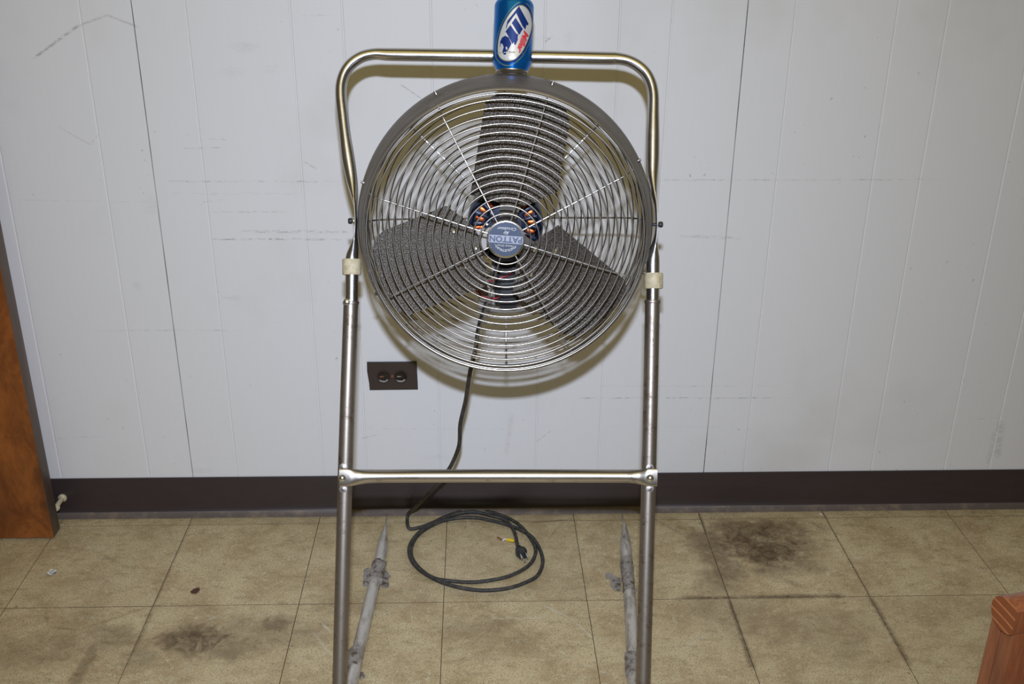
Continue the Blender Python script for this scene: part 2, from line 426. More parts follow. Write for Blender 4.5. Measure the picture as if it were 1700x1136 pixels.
for s in seams: box(bm, (s, .0018, WH/2), (.004, .0004, WH-.01))
obj('seam_gap', bm, SEAM, wall, smooth=False)
edges = [WX0]+gx+[WX1]
for a, b in zip(edges[:-1], edges[1:]):
    if b-a < .01: continue
    ga = .0009 if any(abs(a-s) < .003 for s in seams) else .0008
    gb = .0009 if any(abs(b-s) < .003 for s in seams) else .0008
    ca = .0002 if ga > .00085 else .0017; cb = .0002 if gb > .00085 else .0017
    bm = bmesh.new(); z0, z1 = 0.0, WH
    pr = [(a+ga, .0019), (a+ga, ca), (a+ga+ca, 0), (b-gb-cb, 0), (b-gb, cb), (b-gb, .0019)]
    prism(bm, [(x, y, z0) for x, y in pr], (0, 0, WH))
    obj('wall_plank', bm, WALL, wall, smooth=False)

# ------------------------------------------------------------------ setting: floor
T = .3048; TX = -.985626; R0 = .0491
bm = bmesh.new(); box(bm, ((WX0+WX1)/2, -1.75, -.0265), (WX1-WX0, 3.5, .05))
floor = obj('floor', bm, DARK, smooth=False)
tag(floor, 'worn beige vinyl tile floor with dark stains', None, None, 'structure')
def tile_bm(w, d):
    b = bmesh.new(); g = .00038; e = .0004; t = .0030
    h = .00042; lo = [(-w/2+g, -d/2+h), (w/2-g, -d/2+h), (w/2-g, d/2-h), (-w/2+g, d/2-h)]
    a = [b.verts.new((x, y, -t)) for x, y in lo]; m_ = [b.verts.new((x, y, -.0003)) for x, y in lo]
    tp = [b.verts.new((x*(1-2*e/w), y*(1-2*e/d), 0)) for x, y in lo]
    b.faces.new(tp)
    for p, q in ((a, m_), (m_, tp)):
        for i in range(4): b.faces.new((p[i], p[(i+1) % 4], q[(i+1) % 4], q[i])).material_index = 1
    return b
def mk(name, b):
    bmesh.ops.recalc_face_normals(b, faces=b.faces[:])
    me = bpy.data.meshes.new(name); b.to_mesh(me); b.free(); me.materials.append(FLOOR); me.materials.append(JOINT); return me
full = mk('floor_tile', tile_bm(T, T)); strip = mk('floor_tile', tile_bm(T, R0+.001))
for i in range(-5, 12):
    for j in range(-1, 11):
        cx = TX + (i+.5)*T
        if cx-T/2 < WX0 or cx+T/2 > WX1: continue
        o = bpy.data.objects.new('floor_tile', strip if j < 0 else full); COL.objects.link(o); o.parent = floor
        cy = -(R0-.001)/2 if j < 0 else -(R0 + (j+.5)*T)
        o.location = (cx, cy, random.uniform(-.00035, 0) if j >= 0 else -.0002)

# ------------------------------------------------------------------ setting: cove base
prof = [(0, 0), (-.0035, 0.0), (-.0035, 0)]
def baseprof(): return [(-.0005, .1016), (-.0032, .1012), (-.0040, .0995), (-.0042, .030), (-.0052, .020), (-.0085, .0115), (-.0150, .0055), (-.0200, .0020), (-.0205, .0002), (-.0005, .0002)]
for xa, xb, nm in ((WX0, WX1, 'baseboard_back'),):
    bm = bmesh.new(); pr = baseprof(); prism(bm, [(xa, y, z) for y, z in pr], (xb-xa, 0, 0))
    for f in bm.faces: f.material_index = 0
    bb = obj(nm, bm, [VINYL, VTOE])
    for p in bb.data.polygons:
        if p.center.z < .0125 and abs(p.normal.x) < .5: p.material_index = 1
    tag(bb, 'dark brown vinyl cove base along the foot of the white wall', None, None, 'structure')

# ------------------------------------------------------------------ door slab standing open against the wall
bm = bmesh.new()
p0 = at_floor(87, 893, .006); p1 = at_floor(102, 877, .006)
dth = .040; yf = p0.y; xr = (p0.x+p1.x)/2
box(bm, (xr-.41, yf+dth/2, .006+1.016), (.82, dth, 2.032), bev=.0015, seg=2)
door = obj('door_1', bm, [DOORW, DOORE], smooth=True)
for p in door.data.polygons:
    if p.normal.x > .5: p.material_index = 1
tag(door, 'orange brown varnished wooden door standing open against the white wall', None, None, 'structure')
bm = bmesh.new()
ds = at_wall(99, 836, -.03)
lathe(bm, [(0, -.026), (.006, -.026), (.009, -.022), (.009, -.016), (.0055, -.012), (.0055, .018), (.010, .022), (.010, .0255), (0, .0255)], (ds.x-.002, -.030, ds.z), (0, 1, 0), (1, 0, 0), 20)
tag(obj('door_stop', bm, CREAM), 'small tan rubber door stop on the baseboard beside the wooden door', 'door stop')

# ================================================================== THE FAN
ZF = 1.79
NF = -fwd                                   # towards the camera side: normal of the leaning frame
fan = empty('industrial_fan', (at_z(838, 1100, ZF).x, -.45, 0), 'large chrome caged drum fan hung in a tall bent steel tube stand', 'fan')
def fp(px, py, off=0): return at_z(px, py, ZF) + NF*off

def foot_mat():
    m = M('scuffed_dusty_foot', rough=.36, metal=.3); n = m.noise(26, 4, .6, (1, .35, 1)); n2 = m.noise(60, 4, .7, (1, .3, 1))
    c = m.mix(lin(196, 191, 182), lin(142, 133, 120), n2.step(.4, .7)); c = m.mix(c, lin(74, 58, 42), n.step(.60, .72)*.8)
    m.color(c); m.bump(n2, .2, .0008); return m.m
FOOT = foot_mat()
BARM = chrome('scuffed_cross_bar_steel', (.50, .47, .43), .24, .5, (92, 76, 50))
# -- lower legs with floor skids (one bent tube each)
def leg(upper, skid_px, flat, mat, name, zc=.0127):
    R = .0127
    top = [fp(*p) for p in upper]
    b = top[-1]; dirn = (top[-1]-top[-2]).normalized()
    # straight down to floor height then back along the floor
    t = (zc+.030-b.z)/dirn.z; knee0 = b+dirn*t; t2 = (zc-b.z)/dirn.z; corner = b+dirn*t2
    sk = [at_floor(px, py, h) for (px, py), h in zip(skid_px, [zc]*len(skid_px))]
    back = (sk[0]-corner).normalized()
    k1 = corner+back*.038
    mid = (knee0*.25+corner*.5+k1*.25)
    path = []; rad = []
    for i in range(len(top)-1):
        for k in range(4): path.append(top[i].lerp(top[i+1], k/4)); rad.append((R, R))
    bend = catmull([top[-1], knee0, mid, k1, sk[0]], 6)
    path += bend; rad += [(R, R)]*len(bend)
    s2 = catmull(sk, 5)[1:]
    n = len(s2)
    for i, p in enumerate(s2):
        f = i/(n-1)
        k = min(1, max(0, (f-flat)/(.80-flat))); k = k*k*(3-2*k)
        ra = R*(1-k)+.0012*k; rb = (R*(1-k)+.0125*k)*(1-.75*max(0, (f-.80)/.20))
        q = V(p); q.z = rb+.0004 if rb > R else max(rb+.0004, q.z*(1-k)+(rb+.0004)*k)
        path.append(q); rad.append((ra, rb))
    bm = bmesh.new()
    # reference normal blends from frame normal to up
    N = len(path); rings = []
    prev = NF.copy()
    seg = 20
    for i, p in enumerate(path):
        a = path[max(0, i-1)]; c = path[min(N-1, i+1)]
        tt = (c-a).normalized()
        n_ = (prev-tt*prev.dot(tt)).normalized(); prev = n_
        s_ = tt.cross(n_)
        ra, rb = rad[i]
        rings.append([bm.verts.new(p+s_*(ra*cos(2*pi*k/seg))+n_*(rb*sin(2*pi*k/seg))) for k in range(seg)])
    for A, B in zip(rings[:-1], rings[1:]):
        for k in range(seg): bm.faces.new((A[k], A[(k+1) % seg], B[(k+1) % seg], B[k]))
    bm.faces.new(rings[0][::-1]); bm.faces.new(rings[-1])
    o = obj(name, bm, mat+[FOOT], fan)
    oz = wloc(fan).z
    for p in o.data.polygons:
        if p.center.z+oz < .034: p.material_index = 1
    return o
legL = [(582.5, 503), (577, 660), (573, 790), (568.5, 960), (564.5, 1110)]
legR = [(1083.2, 503), (1080.5, 640), (1077, 790), (1072.5, 960), (1068.5, 1110)]
skL = [(590, 1100), (601, 1055), (613, 1005), (625, 955), (633, 918), (638, 885), (641, 862), (642, 848)]
skR = [(1051, 1110), (1049, 1050), (1045.5, 994), (1041, 935), (1038.5, 904), (1037, 876), (1034.5, 858), (1033, 848)]
leg(legL, skL, .58, [STEEL], 'leg_tube'); leg(legR, skR, .54, [STEEL], 'leg_tube')

# -- upper hoop
R2 = .0111; A = .0098
hoop = [(583.5, 508, R2, R2), (584, 460, R2, R2), (584, 430, R2, R2), (587.5, 412, .0085, .0135), (591, 390, .0028, .0170), (592, 368, .0018, .0175), (591, 345, .0026, .0170),
        (588.5, 325, .0060, .0150), (584.5, 300, .0095, .0120), (578, 262, R2, R2), (573, 225, A, R2), (569, 190, A, R2), (566, 160, A, .0118), (567, 138, A, .0122), (573.5, 119, A, .0122), (585, 104.5, A, .0122),
        (602, 94, A, .0120), (622, 89.8, A, .0118), (645, 90.5, .0109, R2), (700, 91.3, R2, R2), (850, 93.4, R2, R2), (1000, 96.8, R2, R2), (1024, 97.3, .0105, R2), (1043, 101, A, .012), (1060, 110, A, .0122), (1073, 123, A, .0122),
        (1081, 140, A, .0122), (1084.5, 160, A, .0118), (1084.3, 190, .0102, R2), (1084, 225, R2, R2), (1083.6, 262, R2, R2), (1083, 292, .0098, .012), (1085, 318, .0062, .015),
        (1088, 342, .0026, .0170), (1089, 372, .0018, .0175), (1088, 394, .0028, .0170), (1086, 414, .0075, .0140), (1084.5, 432, R2, R2), (1084, 470, R2, R2), (1083.5, 508, R2, R2)]
cp = [fp(a, b) for a, b, _, _ in hoop]
cr = [V((r1, r2, 0)) for _, _, r1, r2 in hoop]
P_ = catmull(cp, 4); Rr = catmull(cr, 4)
bm = bmesh.new(); sweep(bm, P_, [(r.x, r.y) for r in Rr], nrm=NF, seg=22)
obj('hoop_tube', bm, CHROME, fan)
# welded collars where the hoop slips into the legs
for px, py in ((582.6, 503), (1083.3, 501)):
    d = (fp(px, py-10)-fp(px, py+10)).normalized()
    bm = bmesh.new(); lathe(bm, [(.0108, -.003), (.0134, -.003), (.0142, 0), (.0134, .0025), (.0108, .003)], fp(px, py), d, RT, 24)
    obj('weld_collar', bm, STEEL, fan)
bm = bmesh.new(); lathe(bm, [(0, .004), (.003, .0036), (.0055, .002), (.006, 0), (.006, -.001)], fp(577.5, 502, .0127), NF, RT, 16); obj('collar_rivet', bm, SILVER, fan)
# nylon stops
for px, py, tw in ((584, 443.5, .04), (1085, 466.5, -.03)):
    d = (fp(px, py-20)-fp(px, py+20)).normalized()
    bm = bmesh.new(); lathe(bm, [(.0112, -.0135), (.0152, -.0135), (.0162, -.012), (.0162, .012), (.0152, .0135), (.0112, .0135)], fp(px, py), d, RT, 28, True)
    obj('rubber_stop', bm, CREAM, fan, label='cream nylon collar clamped on the tube')
# cross bar
xb = [(566, 791, .0150, .0022, .0155), (578, 791, .0150, .0024, .0155), (586, 791.5, .0145, .0050, .013), (597, 791.5, .0130, .0095, .006), (612, 791, .0118, .0112, .002), (640, 791, .0114, .0114, 0), (700, 790.7, .0114, .0114, 0),
      (830, 790.5, .0114, .0114, 0), (960, 790.7, .0114, .0114, 0), (1035, 791, .0114, .0114, 0), (1052, 791, .0120, .0110, .002), (1062, 791.3, .0130, .009, .006), (1071, 791.3, .0148, .0045, .013), (1077, 791, .0150, .0024, .0155), (1089, 791, .0150, .0022, .0155)]
P_ = catmull([fp(a, b, o) for a, b, _, _, o in xb], 4); Rr = catmull([V((a, b, 0)) for _, _, a, b, _ in xb], 4)
bm = bmesh.new(); sweep(bm, P_, [(r.x, r.y) for r in Rr], nrm=NF, seg=20); obj('cross_bar', bm, BARM, fan)
for px in (571, 1077):
    bm = bmesh.new(); lathe(bm, [(0, .0062), (.0035, .0055), (.0058, .003), (.0066, 0), (.0066, -.0015)], fp(px, 792, .0172), NF, RT, 20)
    obj('rivet', bm, SILVER, fan)
    for py in (775, 810):
        bm = bmesh.new(); c = fp(px+.5, py, .0115)
        for k in range(3):
            lathe(bm, [(.0028-.0008*k, .0012*k), (.0062-.0016*k, .0012*k), (.0066-.0018*k, .0012*k+.001), (.0028-.0008*k, .0012*k+.0014)], c+UP*random.uniform(-.001, .001), NF, RT, 14, True)
        obj('weld_spot', bm, SKID, fan)

# -- fan head frame: centre, axis towards the viewer and slightly up
C = at_z(839, 374.9, ZF)
el = radians(8.0)
AX = V((-.024, -1, 0)).normalized()*cos(el) + V((0, 0, sin(el)))
E1 = V((1, 0, 0)); E1 = (E1-AX*E1.dot(AX)); E1 = (E1*cos(.0099)+AX.cross(E1)*-.0099*-1).normalized(); E1 = (E1-AX*E1.dot(AX)).normalized()
E2 = AX.cross(E1).normalized()
if E2.z < 0: E2 = -E2
def H(x, y, d=0): return C + E1*x + E2*y + AX*d
def ringpts(r, d, n=96, a0=0): return [H(r*cos(a0+2*pi*k/n), r*sin(a0+2*pi*k/n), d) for k in range(n)]
# shell band
bm = bmesh.new()
outer = [(.2300, .0915), (.2312, .0935), (.2334, .0925), (.2350, .0880), (.2362, .0865), (.2395, .0700), (.2402, .0685), (.2440, .0480), (.2447, .0465), (.2485, .0250), (.2492, .0235), (.2525, .0060), (.2535, -.0010), (.2530, -.0070)]
inner = [(.2510, -.0065), (.2514, -.0010), (.2500, .0060), (.2465, .0250), (.2420, .0480), (.2375, .0690), (.2325, .0870)]
lathe(bm, outer+inner, C, AX, E1, 128, True); obj('shell_band', bm, BAND, fan)
for k in range(8):
    a = radians(26.7+45*k)
    bm = bmesh.new(); n = E1*cos(a)+E2*sin(a)
    lathe(bm, [(.0015, -.004), (.0035, -.004), (.0035, .0012), (.0022, .0016), (.0020, .0045), (0, .0048)], H(.2480*cos(a), .2480*sin(a), .026)+n*.0015, n, AX, 10)
    obj('clip_screw', bm, SKID, fan)
# front guard
rp = [42, 55.2, 68.2, 81.6, 94.7, 107.4, 120.7, 133.4, 146, 159.1, 172, 185, 197.5, 209.9, 222, 229.3, 233.2]
dp = [.1336, .133, .132, .131, .130, .129, .1285, .1275, .1265, .125, .1235, .122, .120, .119, .1165, .1045, .094]
GR = []
for i, (r, d) in enumerate(zip(rp, dp)):
    GR.append((r*(1.79-d)/F_PX/.992, d))
def pol(r, a, d): return H(r*cos(a), r*sin(a), d)
bm = bmesh.new(); sweep(bm, ringpts(GR[-1][0], GR[-1][1]+.0015, 120), .0017, seg=8, closed=True)
guard = obj('front_guard', bm, WIRE, fan)
for i, (r, d) in enumerate(GR[:-1]):
    bm = bmesh.new(); pts = ringpts(r, d, 112)
    wob = random.uniform(0, 6.28)
    pts = [p + AX*(.0006*sin(3*2*pi*k/112+wob)) + E1*(.0005*sin(2*pi*k/56+wob)) for k, p in enumerate(pts)]
    sweep(bm, pts, .00140, seg=10, closed=True)
    obj('guard_ring', bm, WIRE, guard)
SP = [27, 73, 117, 162.5, 207, 254, 299, 341.5]
for a in SP:
    a = radians(a)
    pr = [(.024, .1300)] + [(r, d-.0034) for r, d in GR[::2]] + [(GR[-1][0]+.0005, .084)]
    bm = bmesh.new(); sweep(bm, catmull([pol(r, a, d) for r, d in pr], 3), .0014, seg=8)
    obj('guard_spoke', bm, SPOKE, guard)
# badge
bm = bmesh.new()
BR = .0306
lathe(bm, [(0, .1370), (BR-.0035, .1370), (BR-.0022, .1382), (BR-.0008, .1378), (BR, .1357), (BR, .132), (0, .132)], C, AX, E1, 72)
badge = obj('badge', bm, [BADGE, SILVER], fan, label='round blue grey metal badge with upside down lettering')
for p in badge.data.polygons:
    rr = (V(p.center)+wloc(fan)-C); rr = (rr-AX*rr.dot(AX)).length
    if rr > BR-.0042: p.material_index = 1
# text helper: glyph outlines from the built-in font, as a list of triangles in 2D
def text_tris(txt, size, shear=0, spacing=1.0, bold=0):
    cu = bpy.data.curves.new('lettering', 'FONT'); cu.body = txt; cu.size = size; cu.shear = shear; cu.space_character = spacing
    cu.align_x = 'CENTER'; cu.align_y = 'CENTER'; cu.resolution_u = 3; cu.offset = bold
    o = bpy.data.objects.new('lettering', cu); COL.objects.link(o)
    dg = bpy.context.evaluated_depsgraph_get(); dg.update()
    me = bpy.data.meshes.new_from_object(o.evaluated_get(dg)); me.calc_loop_triangles()
    tr = [[(me.vertices[i].co.x, me.vertices[i].co.y) for i in t.vertices] for t in me.loop_triangles]
    bpy.data.objects.remove(o); bpy.data.curves.remove(cu); bpy.data.meshes.remove(me)
    return tr
def flat_text(bm, tris, mp):
    for t in tris:
        try: bm.faces.new([bm.verts.new(mp(x, y)) for x, y in t])
        except ValueError: pass
ang = pi + radians(-4.5)
def bmap(x, y, lift=.0003):
    return H(x*cos(ang)-y*sin(ang), x*sin(ang)+y*cos(ang), .1370+lift)
def fit(tris, w, cx, cy, h=None):
    xs = [p[0] for t in tris for p in t]; ys = [p[1] for t in tris for p in t]
    s = w/(max(xs)-min(xs)); sy = s if h is None else h/(max(ys)-min(ys))
    mx, my = (max(xs)+min(xs))/2, (max(ys)+min(ys))/2
    return [[((x-mx)*s+cx, (y-my)*sy+cy) for x, y in t] for t in tris]
bm = bmesh.new()
prism(bm, [bmap(x, y, .0001) for x, y in ((-.0285, -.0062), (.0285, -.0062), (.0285, .0062), (-.0285, .0062))], AX*.0001)
obj('banner_print', bm, BANNER, badge, smooth=False)
bm = bmesh.new(); flat_text(bm, fit(text_tris('PATTON', 1, 0, 1.0, .03), .052, 0, 0, .0098), lambda x, y: bmap(x, y, .0004)); obj('banner_lettering', bm, BADGD, badge, smooth=False)
bm = bmesh.new()
flat_text(bm, fit(text_tris('INDUSTRIAL', 1, 0, 1.0, .01), .034, 0, .0165, .0040), lambda x, y: bmap(x, y+.9*(-(x*x)/.035)*1.0+.0012))
flat_text(bm, fit(text_tris('Heavy Duty', 1, .2), .027, 0, .0098, .0038), bmap)
flat_text(bm, fit(text_tris('Air', 1, .35, 1, .01), .0095, 0, -.0106, .0058), bmap)
flat_text(bm, fit(text_tris('Circulator', 1, .25), .030, 0, -.0172, .0048), bmap)
obj('badge_lettering', bm, BADGL, badge, smooth=False)

# rear guard
RG = [(.2460, -.010), (.2452, -.022), (.2440, -.034), (.2425, -.046), (.2420, -.057), (.2365, -.065), (.2290, -.071), (.2195, -.075)]
r = .208
while r > .075: RG.append((r, -.0775-.006*(.208-r)/.13)); r -= .0119
bm = bmesh.new(); sweep(bm, ringpts(*RG[0], 96), .0016, seg=6, closed=True)
rear = obj('rear_guard', bm, WIRE2, fan)
for r, d in RG[1:]:
    bm = bmesh.new(); sweep(bm, ringpts(r, d, 96), .00125, seg=6, closed=True); obj('guard_ring', bm, WIRE2, rear)
for k in range(8):
    a = radians(45*k)
    pr = [(.2480, -.003)]+[(r, d-.0028) for r, d in RG[::2]]+[(.068, -.085)]
    bm = bmesh.new(); sweep(bm, catmull([pol(r, a, d) for r, d in pr], 2), .0017, seg=6); obj('guard_spoke', bm, WIRE2, rear)

# blades
PX = 1.71/F_PX
def blade(ang):
    a = radians(ang); ur = (cos(a), sin(a)); ut = (-sin(a), cos(a))
    bm = bmesh.new(); NS, NT = 16, 14
    def pt(i, j, th):
        v = j/NT
        t = (-75+v*143)*PX
        # radial limits: rounded tip following the shroud, chamfered root
        rmax = .2240; smax = sqrt(max(0, rmax*rmax-t*t))
        corner = max(0, (v-.86)/.14); smax -= .012*corner**2
        corner2 = max(0, (.12-v)/.12); smax -= .020*corner2**2
        smin = (44+12*abs(v-.5)*2+34*max(0, (.5-v)*2-.35))*PX
        s = smin + (smax-smin)*i/NS
        tw = 1.15-.45*(s/.22)
        d = (v-.5)*.050*tw - .010*(1-(2*v-1)**2) + .070
        q = H(ur[0]*s+ut[0]*t, ur[1]*s+ut[1]*t, d)
        return q+AX*th
    top = [[bm.verts.new(pt(i, j, .0007)) for j in range(NT+1)] for i in range(NS+1)]
    bot = [[bm.verts.new(pt(i, j, -.0007)) for j in range(NT+1)] for i in range(NS+1)]
    for i in range(NS):
        for j in range(NT):
            bm.faces.new((top[i][j], top[i+1][j], top[i+1][j+1], top[i][j+1]))
            bm.faces.new((bot[i][j], bot[i][j+1], bot[i+1][j+1], bot[i+1][j]))
    for i in range(NS):
        for j in (0, NT): bm.faces.new((top[i][j], top[i+1][j], bot[i+1][j], bot[i][j]))
    for j in range(NT):
        for i in (0, NS): bm.faces.new((top[i][j], top[i][j+1], bot[i][j+1], bot[i][j]))
    b = obj('fan_blade', bm, BLADE, fan)
    for s, t in ((57, 8), (84, 30), (82, -30)):
        v = (t+75)/143; sv = s*PX; tw = 1.15-.45*(sv/.22)
        d = (v-.5)*.050*tw - .010*(1-(2*v-1)**2) + .070
        n = (AX - (E1*ut[0]+E2*ut[1])*.45).normalized()
        rb = bmesh.new(); lathe(rb, [(0, .0040), (.0025, .0036), (.0042, .0016), (.0046, 0), (.0046, -.001)], H(ur[0]*sv+ut[0]*t*PX, ur[1]*sv+ut[1]*t*PX, d+.0006), n, E1, 16)
        obj('rivet', rb, SILVER, b)
    # spider arm behind the blade root
    sb = bmesh.new()
    pl = [(-14, 20), (-22, 60), (-40, 92), (-30, 98), (20, 96), (44, 88), (40, 78), (18, 56), (14, 20)]
    f_ = []
    for th in (0, -.003):
        f_.append([sb.verts.new(H((ur[0]*s+ut[0]*t)*PX, (ur[1]*s+ut[1]*t)*PX, (t/143)*.050*1.0 + .054 + th)) for t, s in pl])
    sb.faces.new(f_[0]); sb.faces.new(f_[1][::-1])
    for i in range(len(pl)):
        k = (i+1) % len(pl); sb.faces.new((f_[0][i], f_[0][k], f_[1][k], f_[1][i]))
    obj('blade_arm', sb, ARMM, fan, smooth=False)
for a in (80, 201, -40): blade(a)
bm = bmesh.new(); lathe(bm, [(0, .100), (.008, .100), (.010, .096), (.010, .084), (.022, .082), (.026, .078), (.026, .050), (.018, .046), (.018, -.02), (0, -.02)], C, AX, E1, 36)
obj('hub', bm, HUBM, fan)
# motor with open vents showing windings
bm = bmesh.new()
lathe(bm, [(.028, -.016), (.034, -.018), (.036, -.030), (.054, -.030), (.058, -.020), (.0635, -.022), (.0660, -.030), (.0660, -.115), (.060, -.128), (.03, -.134), (0, -.134)], C+AX*.016, AX, E1, 56)
lathe(bm, [(0, -.016), (.028, -.016)], C+AX*.016, AX, E1, 56)
motor = obj('motor', bm, NAVY, fan, label='navy motor housing with open vents')
for k in range(18):
    a = 2*pi*k/18+.1
    bm = bmesh.new(); o_ = E1*cos(a)+E2*sin(a); t_ = AX.cross(o_)
    box(bm, C+o_*.0455+AX*-.0095, (.015, .0072, .008), frame3(o_, t_, AX), bev=.0022)
    obj('winding', bm, COPPER, motor)
    bm = bmesh.new(); a += pi/18; o_ = E1*cos(a)+E2*sin(a); t_ = AX.cross(o_)
    box(bm, C+o_*.0455+AX*-.005, (.023, .0050, .007), frame3(o_, t_, AX), bev=.001); obj('vent_rib', bm, NAVY, motor)
for k in range(9):
    a = 2*pi*k/9+.3
    bm = bmesh.new(); lathe(bm, [(0, .0035), (.0022, .003), (.0032, .001), (.0032, -.001)], H(.0315*cos(a), .0315*sin(a), -.0005), AX, E1, 12)
    obj('screw', bm, SILVER, motor)
for sx in (-1, 1):
    bm = bmesh.new(); lathe(bm, [(0, .004), (.003, .0035), (.0044, .001), (.0044, -.002)], H(.031*sx, -.056, -.002), AX, E1, 12); obj('terminal', bm, BRASS, motor)
# bracket, switch box and wires in the lower half
FR = frame3(E1, E2, AX)
bm = bmesh.new(); box(bm, H(.000, -.148, -.079), (.100, .052, .003), FR, bev=.001); box(bm, H(0, -.098, -.082), (.050, .09, .004), FR, bev=.001)
obj('motor_bracket', bm, GREYP, fan)
bm = bmesh.new(); box(bm, H(.002, -.100, -.058), (.044, .098, .034), FR, bev=.003); box(bm, H(.004, -.130, -.052), (.03, .05, .036), FR, bev=.003)
swb = obj('switch_box', bm, BLACKP, fan, label='black switch box')
def hose(bm, pts, r, n=6, seg=8): sweep(bm, catmull([H(*p) for p in pts], n), r, seg=seg)
for pts in ([(-.048, -.100, -.05), (-.030, -.104, -.035), (-.008, -.098, -.033), (.012, -.092, -.040)], [(-.050, -.118, -.05), (-.044, -.132, -.04), (-.02, -.136, -.034), (-.004, -.130, -.038)],
            [(-.052, -.106, -.05), (-.056, -.116, -.045), (-.050, -.126, -.042), (-.038, -.122, -.04)]):
    bm = bmesh.new(); hose(bm, pts, .0016); obj('red_wire', bm, REDW, fan)
for pts in ([(-.044, -.094, -.05), (-.02, -.112, -.030), (.018, -.112, -.030), (.040, -.124, -.038), (.036, -.148, -.045)], [(-.050, -.112, -.05), (-.02, -.088, -.032), (.02, -.086, -.03), (.034, -.096, -.045)]):
    bm = bmesh.new(); hose(bm, pts, .0026); obj('black_wire', bm, CORD, fan)
# pivot bolts
for sx, (px, py) in ((-1, (590.5, 367)), (1, (1088, 373))):
    c = fp(px, py); n = E1*sx
    bm = bmesh.new(); lathe(bm, [(.0026, -.008), (.0026, .0055), (.0042, .0058), (.0052, .0075), (.0052, .0110), (.0040, .0128), (0, .0132)], c, n, AX, 18)
    obj('pivot_bolt', bm, BLACKP, fan)
    bm = bmesh.new(); lathe(bm, [(.0026, .0018), (.0058, .0018), (.0062, .0028), (.0058, .0042), (.0026, .0042)], c, n, AX, 18, True); obj('washer', bm, SILVER, fan)

# duct tape wraps on the skids
def wrap(pxs, r, seed, name='tape_wrap', amp=.002, yo=0):
    rr = random.Random(seed); pts = catmull([at_floor(a, b, r+.001) for a, b in pxs], 5)
    bm = bmesh.new(); rings = sweep(bm, pts, r, seg=18)
    for R_ in rings:
        for v in R_:
            v.co += V((rr.uniform(-1, 1), rr.uniform(-1, 1), rr.uniform(-.2, 1)))*amp
            v.co.z = max(v.co.z, .0006)
    return obj(name, bm, TAPE, fan, label='crumpled grey tape wound on the foot tube')
wrap([(622, 968), (625, 955), (629, 937)], .0150, 3, amp=.0035)
wrap([(584, 1108), (588, 1096), (592, 1082)], .0142, 4, amp=.0018)
wrap([(1045, 985), (1042, 955), (1040, 930)], .0134, 5, amp=.0020)
wrap([(1051, 1122), (1050, 1105), (1049, 1090)], .0140, 6, amp=.002)
def scrap_poly(pix, z=.0006, t=.0012, mat=TAPE, name='tape_scrap', parent=None):
    bm = bmesh.new(); prism(bm, [at_floor(a, b, z) for a, b in pix], (0, 0, t)); return obj(name, bm, mat, parent, smooth=False)
scrap_poly([(603, 962), (604, 946), (612, 943), (618, 952), (617, 968), (610, 974), (602, 974)], parent=fan)
scrap_poly([(632, 950), (641, 948), (649, 957), (645, 961), (646, 976), (636, 977), (628, 968)], parent=fan)
scrap_poly([(594, 1118), (603, 1116), (607, 1126), (598, 1128)], parent=fan)
scrap_poly([(1005, 953), (1014, 951), (1020, 958), (1030, 961), (1031, 982), (1021, 981), (1014, 974), (1012, 960), (1006, 962)], parent=fan)

# power cord: from the switch box down behind the guard, to the floor coil, to the plug
cr_ = .0042
c0 = [H(-.035, -.15, -.06), H(-.050, -.20, -.075), H(-.057, -.245, -.082)]
n0 = c0[-1]
def lerp_y(px, py, y): return at_wall(px, py, y)
hang = [(780, 620, n0.y), (773, 665, -.33), (764, 705, -.30), (762, 740, -.27), (746, 778, -.23), (722, 806, -.19), (697, 836, -.13)]
c1 = [lerp_y(*h) for h in hang]
coil = [(678, 863), (678, 876), (690, 877.5), (714, 870), (735, 860), (763, 850), (784, 847), (812, 850), (840, 859), (861, 871), (878, 890), (889, 911), (885, 930), (871, 944), (847, 956), (819, 963), (784, 967), (749, 965), (721, 960),
        (700, 947), (685, 928), (683, 909), (693, 890), (711, 876), (735, 865), (763, 860), (791, 860), (819, 865), (847, 873), (868, 882), (885, 894), (897, 914), (901, 935), (892, 956), (871, 968), (847, 976), (819, 980), (791, 980),
        (756, 974), (725, 963), (697, 946), (682, 928), (680, 907), (694, 886), (719, 868), (749, 856), (784, 850), (814, 856), (838, 864), (850, 876), (856, 890), (859, 906), (863, 917)]
c2 = []
for i, (a, b) in enumerate(coil):
    lvl = 0 if i < 20 else (1 if i < 38 else 2)
    f = {0: 0, 1: .6, 2: 1.2}[lvl]
    z = cr_+.0004 + cr_*2*f*(.75)
    if i > 46: z = cr_ + .0004 + cr_*2*max(0, (51-i))/5*.9
    c2.append(at_floor(a, b, z))
c2[0].z = .02
path = catmull(c0+c1+c2, 6)
bm = bmesh.new(); sweep(bm, path, cr_, seg=10)
cord = obj('power_cord', bm, CORD, fan, label='long dusty black power cord coiled on the floor')
